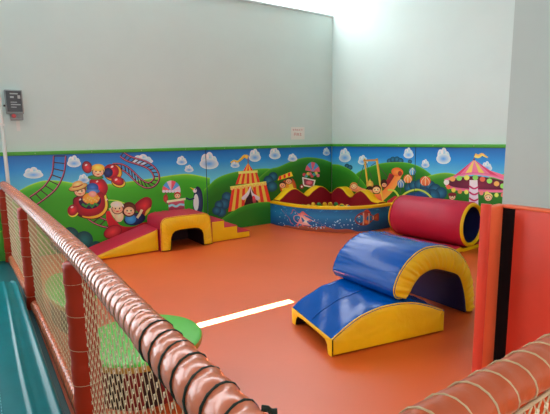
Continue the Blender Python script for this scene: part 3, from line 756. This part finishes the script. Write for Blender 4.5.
# ------------------------------------------------------------------ ball pool in the corner
o = empty('ball_pool', (5.2,5.9,0), 'curved ball pool with printed blue sea wall and yellow rim, in the room corner', 'ball pool')
CX, CY = RX-PAD, BY-PAD
ctrl = [(4.30,CY-.004),(4.30,6.22),(4.36,5.80),(4.52,5.44),(4.78,5.15),(5.10,4.99),(5.42,4.94),(CX-.004,4.94)]
crv = resample(catmull(ctrl, 8, False), 80)
WT, WH = .10, .385
inn = []
for i, q in enumerate(crv):
    a = crv[max(0, i-1)]; b = crv[min(79, i+1)]; d = hypot(b[0]-a[0], b[1]-a[1]); inn.append((q[0]-(b[1]-a[1])/d*WT, q[1]+(b[0]-a[0])/d*WT))
inn = [(min(x, CX-.004), min(y, CY-.004)) for x, y in inn]
bm = bmesh.new(); rows = []
for P, Q, i in zip(crv, inn, range(80)):
    rows.append([bm.verts.new((P[0], P[1], 0)), bm.verts.new((P[0], P[1], WH-.012)), bm.verts.new((Q[0], Q[1], WH-.012)), bm.verts.new((Q[0], Q[1], 0))])
for a, b in zip(rows, rows[1:]):
    for k in range(3): bm.faces.new((a[k], b[k], b[k+1], a[k+1]))
bm.faces.new(rows[0]); bm.faces.new(rows[-1][::-1])
MT['poolblue'] = mat('deep blue vinyl', (16,58,112), .4, .45, .08, 10)
pchild('curved_wall', bm, 'poolblue', o, auto=40)
bm = bmesh.new(); rows = []
for P, Q in zip(crv, inn):
    m = ((P[0]+Q[0])/2, (P[1]+Q[1])/2)
    L = []
    for t, z in ((-.04,-.015),(-.06,0),(-.02,.022),(.5,.032),(1.02,.022),(1.06,0),(1.04,-.015)):
        L.append(bm.verts.new((P[0]+(Q[0]-P[0])*t, P[1]+(Q[1]-P[1])*t, WH+z-.003)))
    rows.append(L)
for a, b in zip(rows, rows[1:]):
    for k in range(6): bm.faces.new((a[k], b[k], b[k+1], a[k+1]))
pchild('rim', bm, 'yellow', o, auto=60)
# sea print on the curved wall: u = arc length, v = height
arc = [0]
for a, b in zip(crv, crv[1:]): arc.append(arc[-1]+hypot(b[0]-a[0], b[1]-a[1]))
TOT = arc[-1]
def on_pool(u, v, z):
    u = max(0, min(TOT-1e-6, u)); i = max(k for k in range(79) if arc[k] <= u); t = (u-arc[i])/(arc[i+1]-arc[i])
    a, b = crv[i], crv[i+1]; d = hypot(b[0]-a[0], b[1]-a[1])
    return Vector((a[0]+(b[0]-a[0])*t+(b[1]-a[1])/d*(z+.001), a[1]+(b[1]-a[1])*t-(b[0]-a[0])/d*(z+.001), v))
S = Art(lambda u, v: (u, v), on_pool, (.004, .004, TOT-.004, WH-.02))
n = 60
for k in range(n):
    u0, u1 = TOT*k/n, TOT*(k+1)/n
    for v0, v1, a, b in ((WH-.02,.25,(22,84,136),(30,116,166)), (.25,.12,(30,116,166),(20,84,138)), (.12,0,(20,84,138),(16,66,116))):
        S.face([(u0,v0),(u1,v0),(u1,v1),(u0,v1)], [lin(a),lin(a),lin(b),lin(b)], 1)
    ss = lambda u: .075*max(0, sin(pi*(u/TOT-.12)/.62))+.012*sin(u*17) if .12 < u/TOT < .74 else 0
    S.face([(u0,0),(u1,0),(u1,ss(u1)),(u0,ss(u0))], [lin((130,62,40))]*2+[lin((150,80,56))]*2, 2)
def sea(cu, cv):   # local shapes in a 1 m frame around a point
    return lambda x, y: (cu+x, cv+y)
def sblob(c, pts, a, b=None, z=3, sub=4): S.fill([(c[0]+x, c[1]+y) for x, y in catmull(pts, sub)], a, b, 'r', z)
for k in range(10):
    u = .1+.24*k; 
    S.fill([(u,.36),(u+.10,.35),(u+.16,.30),(u+.06,.325)], (40,130,180), z=1.5)
# pink starfish-like shell
c = (.86,.19)
sblob(c, [(-.52,.10),(-.30,.055),(-.24,.14),(-.12,.075),(-.04,.125),(.06,.06),(.26,-.03),(.50,-.12),(.1,-.135),(-.26,-.115),(-.34,-.02)], (236,160,150), (190,84,88), 3, 3)
sblob(c, [(-.22,.03),(-.05,.055),(.18,-.03),(.36,-.10),(0,-.105),(-.2,-.06)], (246,206,190), (220,130,124), 4)
S.fill([(c[0]-.16,c[1]-.02),(c[0]+.1,c[1]-.03),(c[0]+.3,c[1]-.095),(c[0]-.02,c[1]-.08)], (196,96,100), z=4.6)
# orange striped reef fish
c = (TOT-.60,.205)
sblob(c, [(.12,.02),(.24,.07),(.26,.0),(.24,-.06),(.12,-.02)], (184,92,60), (140,56,44), 3)
sblob(c, [(-.2,.0),(-.13,.09),(.0,.12),(.1,.06),(.17,.0),(.1,-.06),(.0,-.11),(-.13,-.09)], (176,84,60), (130,48,44), 3.5)
for x, h in ((-.05,.1),(.05,.085),(.135,.03)): S.fill([(c[0]+x-.012,c[1]-h),(c[0]+x+.012,c[1]-h),(c[0]+x+.018,c[1]),(c[0]+x+.012,c[1]+h),(c[0]+x-.012,c[1]+h),(c[0]+x-.004,c[1])], (186,164,150), z=4)
sblob(c, [(-.06,.1),(.02,.15),(.09,.08),(.02,.09)], (200,80,50), (150,50,40), 3.2); sblob(c, [(-.04,-.02),(.03,-.03),(.05,-.09),(-.02,-.08)], (240,140,70), (190,70,50), 4.3)
sblob(c, [(-.14,.05),(-.11,.05),(-.11,.02),(-.14,.02)], (230,230,230), z=4.4); sblob(c, [(-.135,.04),(-.115,.04),(-.115,.022),(-.135,.022)], (10,10,16), z=4.8)
for k in range(70):
    u = random.choice((random.uniform(.12, TOT-.7), random.uniform(1.0, TOT-.8))); v = random.uniform(.03, .22 if u > 1.0 else .33); r = random.uniform(.004, .013)
    S.fill([(u+r*cos(a*pi/4), v+r*sin(a*pi/4)) for a in range(8)], (190,220,236), (120,180,214), 'r', 5)
build2(S, 'sea_print', o)
# raised inside mat
bm = bmesh.new()
base = [(q[0], q[1]) for q in inn]+[(CX-.004, CY-.004)]
A_ = [bm.verts.new((x, y, .245)) for x, y in base]; B_ = [bm.verts.new((x, y, .0)) for x, y in base]
bm.faces.new(A_); bm.faces.new(B_[::-1])
for i in range(len(base)): bm.faces.new((A_[i], A_[(i+1) % len(base)], B_[(i+1) % len(base)], B_[i]))
pchild('inner_mat', bm, 'dred', o)
def wave(name, pts, place, T):
    top = catmull(pts, 8, False); n = len(top)
    par = None
    bm = bmesh.new()
    f0 = [bm.verts.new(place(u, 0, z)) for u, z in top]; g0 = [bm.verts.new(place(u, 0, .19)) for u, z in top]
    f1 = [bm.verts.new(place(u, T, z)) for u, z in top]; g1 = [bm.verts.new(place(u, T, .19)) for u, z in top]
    for i in range(n-1):
        bm.faces.new((g0[i], g0[i+1], f0[i+1], f0[i])); bm.faces.new((g1[i+1], g1[i], f1[i], f1[i+1]))
    bm.faces.new((g0[0], f0[0], f1[0], g1[0])); bm.faces.new((g0[-1], g1[-1], f1[-1], f0[-1]))
    w = pchild(name, bm, 'dred', o, auto=40)
    bm = bmesh.new(); rows = []
    for u, z in top: rows.append([bm.verts.new(place(u, t*T, z+h)) for t, h in ((0,-.006),(.0,.006),(.08,.014),(.92,.014),(1,.006),(1,-.006))])
    for a, b in zip(rows, rows[1:]):
        for k in range(5): bm.faces.new((a[k], b[k], b[k+1], a[k+1]))
    build('top_strip', bm, 'yellow', w, auto=60)
    return w
wave('wave_backrest', [(4.36,.42),(4.45,.48),(4.60,.58),(4.73,.60),(4.87,.52),(5.0,.45),(5.13,.53),(5.29,.60),(5.42,.56),(5.56,.46),(CX-.006,.44)], lambda u, t, z: (u, CY-.19+t, z), .184)
wave('wave_backrest', [(6.28,.46),(6.20,.53),(6.10,.58),(5.98,.56),(5.85,.46),(5.75,.44),(5.64,.52),(5.52,.57),(5.40,.52),(5.26,.42),(5.10,.40)], lambda u, t, z: (CX-.19+t, u, z), .184)
ballme = {}
def ball(x, y, z, c, label):
    if c not in ballme:
        bm = bmesh.new(); bmesh.ops.create_uvsphere(bm, u_segments=16, v_segments=10, radius=.04)
        me = bpy.data.meshes.new('play_ball'); bm.to_mesh(me); bm.free()
        for p in me.polygons: p.use_smooth = True
        me.materials.append(MT['ball_'+c]); ballme[c] = me
    b = bpy.data.objects.new('play_ball', ballme[c]); COL.objects.link(b); b.location = (x, y, z)
    tag(b, label, 'ball', 'plastic balls in the ball pool')
BP = [('y',0),('g',1),('y',2),('y',3),('b',4),('y',5)]
for j in range(4):
    for i in range(8):
        c = 'ygyyrygb'[(i+j*3) % 8]
        x = 4.80+i*.083+.04*(j % 2); y = 6.02-.055*i+j*.074
        if x < CX-.24 and y < CY-.24:
            ball(x, y, .285, c, 'small %s plastic ball heaped at the back of the ball pool' % {'y':'yellow','g':'green','r':'red','b':'blue'}[c])
for i, c in enumerate('ygyyg'):
    x = 4.885+i*.083; y = 6.02-.055*i-.018
    ball(x, y, .340, c, 'small %s plastic ball on top of the heap in the ball pool' % {'y':'yellow','g':'green'}[c])

# ------------------------------------------------------------------ round seats inside the fence
def round_seat(loc, r, h, label, sx=1, sy=1, group=None):
    o = empty('round_seat', loc, label, 'play seat', group)
    T = .055
    def part(name, prof, m, par=o):
        bm = bmesh.new(); cols = lathe(bm, prof, loc, 64, sx=sx, sy=sy)
        bmesh.ops.remove_doubles(bm, verts=bm.verts, dist=1e-5); return pchild(name, bm, m, o, smooth=False, auto=45)
    part('top_cushion', [(0,h),(r*.6,h),(r-.02,h-.002),(r-.006,h-.008),(r,h-.014)], 'green')
    part('edge_band', [(r,h-.014),(r+.004,h-.03),(r,h-T+.006),(r-.012,h-T),(0,h-T)], 'tan')
    rd = r*.86
    bm = bmesh.new(); lathe(bm, [(rd,h-T),(rd+.004,(h-T)/2),(rd,0)], loc, 64, sx=sx, sy=sy); pchild('drum', bm, 'maroon', o, auto=45)
    for k in range(10):
        a = 2*pi*k/10; bm = bmesh.new()
        lathe(bm, [(rd+.004,h-T-.004),(rd+.008,(h-T)/2),(rd+.004,.01)], loc, 5, a0=a, a1=a+.30, sx=sx, sy=sy)
        pchild('drum_panel', bm, 'drumdark', o, auto=45)
    return o
round_seat((.765,2.62,0), .365, .30, 'round green topped play seat on a dark red drum, nearest, behind the net')
round_seat((.585,4.02,0), .56, .26, 'oval green topped play seat further along the net fence, beyond the round one', sx=.32, sy=1.0)

# ------------------------------------------------------------------ net fences
FX, FZ, FY = .37, .975, .484
def helix(bm, a, b, r, pitch, rr, ph=0, n=14):
    a, b = Vector(a), Vector(b); L = (b-a).length; d = (b-a)/L
    u = Vector((0,0,1)).cross(d).normalized(); v = d.cross(u)
    turns = L/pitch; N = int(turns*n); pts = []
    for i in range(N+1):
        t = i/N; an = ph+2*pi*turns*t; pts.append(a+d*(L*t)+(u*cos(an)+v*sin(an))*(r+rr*.4))
    tube(bm, pts, rr, 5)
def puffy(bm, a, b, r, pitch, puff, n=20):
    a, b = Vector(a), Vector(b); L = (b-a).length; N = max(8, int(L/pitch*7)); pts = [a+(b-a)*(i/N) for i in range(N+1)]
    tube(bm, pts, lambda i: r+puff*abs(sin(pi*(i/N)*L/pitch))*(1+.25*sin(i*.37)), n)
def net(bm, P, W, Hh, du, dv, r=.0023):
    """diamond net; P(u, v) -> point; knots at the crossings"""
    k0 = -int(Hh/dv)-1
    def seg(u0, v0, u1, v1):
        if u0 < 0: v0 += (0-u0)*(v1-v0)/(u1-u0); u0 = 0
        if u1 < 0: return
        if u1 > W:
            if u0 >= W: return
            v1 = v0+(W-u0)*(v1-v0)/(u1-u0); u1 = W
        if u1-u0 > .004: tube(bm, [P(u0, v0), P(u1, v1)], r, 4, caps=False)
    rise = Hh/dv*du
    k = -rise
    while k < W:
        seg(k, 0, k+rise, Hh); seg(k, Hh, k+rise, 0); k += du*2
    i = 0
    j = 0
    v = 0
    while v < Hh:
        u = (j % 2)*du
        while u < W:
            a = Vector(P(u, v-.007)); b = Vector(P(min(W, u+.004), v+.007)); tube(bm, [a, b], r*1.9, 4, mi=1)
            u += du*2
        v += dv; j += 1
lf = o = empty('net_fence', (FX,2.0,0), 'long net fence with rope wrapped salmon top rail, running left to the back wall', 'fence')
YE = BY-PAD-.03
bm = bmesh.new(); puffy(bm, (FX,.56,FZ), (FX,1.13,FZ), .050, .074, .0045); puffy(bm, (FX,1.13,FZ), (FX,YE,FZ), .0485, .056, .003)
tr = pchild('top_rail', bm, 'rail', o, smooth=True)
bm = bmesh.new(); helix(bm, (FX,.56,FZ), (FX,1.13,FZ), .0515, .074, .0036); pchild('green_rope', bm, 'rope_green', o, smooth=True)['label'] = 'dark green rope coiled round the near rail'
bm = bmesh.new(); helix(bm, (FX,1.13,FZ), (FX,YE,FZ), .0495, .056, .0018); pchild('tan_rope', bm, 'rope_tan', o, smooth=True)['label'] = 'thin tan rope coiled round the far rail'
bm = bmesh.new(); tube(bm, [(FX+.036,.628,FZ+.042),(FX+.046,.622,FZ+.040),(FX+.054,.624,FZ+.030),(FX+.064,.618,FZ+.030)], .006, 8); pchild('rope_knot', bm, 'rope_green', o)
bm = bmesh.new(); puffy(bm, (FX,.55,.055), (FX,YE,.055), .044, .05, .003, 14); pchild('bottom_rail', bm, 'rail', o, smooth=True)
bm = bmesh.new(); helix(bm, (FX,.55,.055), (FX,YE,.055), .0455, .05, .0016, n=10); pchild('bottom_rope', bm, 'rope_tan', o, smooth=True)
PY = [.46, 2.24, 4.42, YE-.06]
for y in PY:
    bm = bmesh.new(); N = 40
    tube(bm, [(FX,y,.0+(FZ-.045)*i/N) for i in range(N+1)], lambda i: .068+.0025*sin(i*.9)+.0015*sin(i*2.3), 18)
    ps = pchild('post', bm, 'post', o, smooth=True)
    for z in (.14,.32,.5,.68,.84):
        bm = bmesh.new(); c = .0705
        tube(bm, [(FX+c*cos(a), y+c*sin(a), z+.006*sin(a+z*9)) for a in [2*pi*k/20 for k in range(20)]], .0014, 5, closed=True)
        build('tie_cord', bm, 'rope_beige', ps, smooth=True)
for y0, y1 in zip(PY, PY[1:]):
    bm = bmesh.new(); net(bm, lambda u, v, y0=y0: (FX, y0+.05+u, .085+v), y1-y0-.10, .845, .029, .050, .0014)
    pchild('net', bm, ('net', 'knot'), o)
o = empty('net_fence', (1.8,FY,0), 'near net fence with beige rope wrapped orange brown rail, across the bottom right corner', 'fence')
def sag(y): return -.08*((y-2)/4.5)**2 if y > 2 else -.012*(2-y)
for ch in [c for c in lf.children]+[g for c in lf.children for g in c.children]:
    for v in ch.data.vertices: v.co.x += sag(v.co.y)
XE = 3.4
bm = bmesh.new(); puffy(bm, (FX+.12,FY,.935), (XE,FY,.935), .0485, .078, .003); pchild('top_rail', bm, 'rail_or', o, smooth=True)
bm = bmesh.new(); helix(bm, (FX+.12,FY,.935), (XE,FY,.935), .0497, .078, .0032); pchild('beige_rope', bm, 'rope_beige', o, smooth=True)
bm = bmesh.new(); tube(bm, [(FX+.12,FY-.03,.882),(1.5,FY-.03,.878),(XE,FY-.03,.882)], .0055, 8); pchild('head_rope', bm, 'rope_beige', o, smooth=True)
bm = bmesh.new(); puffy(bm, (FX+.06,FY,.055), (XE,FY,.055), .036, .06, .003, 14); pchild('bottom_rail', bm, 'rail_or', o, smooth=True)
bm = bmesh.new(); net(bm, lambda u, v: (FX+.12+u, FY-.03, .09+v), XE-FX-.14, .79, .0225, .036, .0025); pchild('net', bm, ('net', 'knot'), o)

# ------------------------------------------------------------------ teal floor outside the fence
bm = bmesh.new(); box(bm, (-3.2,-1.5,.001), (.315,YE-.01,.012), bev=.004)
tag(build('floor_sheet', bm, 'teal_dark'), 'dark teal vinyl sheet on the floor outside the net fence', 'floor sheet')
o = empty('crash_mat', (-.7,2.2,.012), 'thick glossy teal crash mat lying outside the net fence at lower left', 'crash mat')
bm = bmesh.new(); nx, ny = 70, 60; MX0, MX1, MY0, MY1, MH = -1.9, .265, -.9, 5.0, .15
def mat_z(x, y):
    e = min(x-MX0, MX1-x, MY1-y, y-MY0); r = .035
    z = MH-.012 if e >= r else (MH-.012)*.55+(MH-.012)*.45*math.sqrt(max(0, 1-(1-e/r)**2))
    z += .010*math.exp(-((x-.135-.010*sin(y*1.7))/.014)**2)
    z += .0012*sin(x*31+1.3*sin(y*2.1))+.0012*sin(y*9+x*4)
    z += .012*math.exp(-((x-.245)/.016)**2)-.006*math.exp(-((x-.20)/.02)**2)
    return z
xs = sorted({MX0+(MX1-MX0)*(i/40) for i in range(41)} | {.0+.265*i/40 for i in range(41)}); ys = [MY0+(MY1-MY0)*(i/60) for i in range(61)]
ys = sorted(set(ys) | {4.96+.04*i/6 for i in range(7)})
g = []
for x in xs:
    row = []
    for y in ys:
        rc = .14; cx_, cy_ = MX1-rc, MY1-rc; X, Y = x, y
        if x > cx_ and y > cy_:
            dx, dy = x-cx_, y-cy_; m = max(dx, dy); d = hypot(dx, dy) or 1; X, Y = cx_+dx/d*m, cy_+dy/d*m
        row.append(bm.verts.new((X, Y, .012+mat_z(x, y))))
    g.append(row)
for i in range(len(xs)-1):
    for j in range(len(ys)-1): bm.faces.new((g[i][j], g[i+1][j], g[i+1][j+1], g[i][j+1]))
bnd = [e for e in bm.edges if len(e.link_faces) == 1]
r = bmesh.ops.extrude_edge_only(bm, edges=bnd)
for v in [v for v in r['geom'] if isinstance(v, bmesh.types.BMVert)]: v.co.z = .0125
pchild('cover', bm, 'teal', o, auto=60)
bm = bmesh.new()
y = -.8
while y < 4.9:
    tube(bm, [(-.005+.004*sin(y*3), y, .012+mat_z(-.005, y)+.002), (-.005+.004*sin(y*3), y+.018, .012+mat_z(-.005, y+.018)+.002)], .002, 5); y += .034
pchild('stitching', bm, 'seam', o)

# ------------------------------------------------------------------ light
sd = bpy.data.lights.new('sun', 'SUN'); so = bpy.data.objects.new('sun', sd); COL.objects.link(so)
sd.energy = 260; sd.angle = radians(.25); sd.color = (1, .97, .9)
el = radians(62); d = Vector((0, -cos(el), -sin(el))); so.rotation_euler = d.to_track_quat('-Z', 'Y').to_euler()
so.location = (1.7, SY, H+2)
w = bpy.data.worlds.new('world'); bpy.context.scene.world = w; w.use_nodes = True
w.node_tree.nodes['Background'].inputs['Color'].default_value = (.7,.82,1,1); w.node_tree.nodes['Background'].inputs['Strength'].default_value = .6
vs = bpy.context.scene.view_settings
vs.view_transform = 'Standard'; vs.look = 'None'; vs.exposure = 0.17; vs.gamma = 1; vs.use_curve_mapping = False
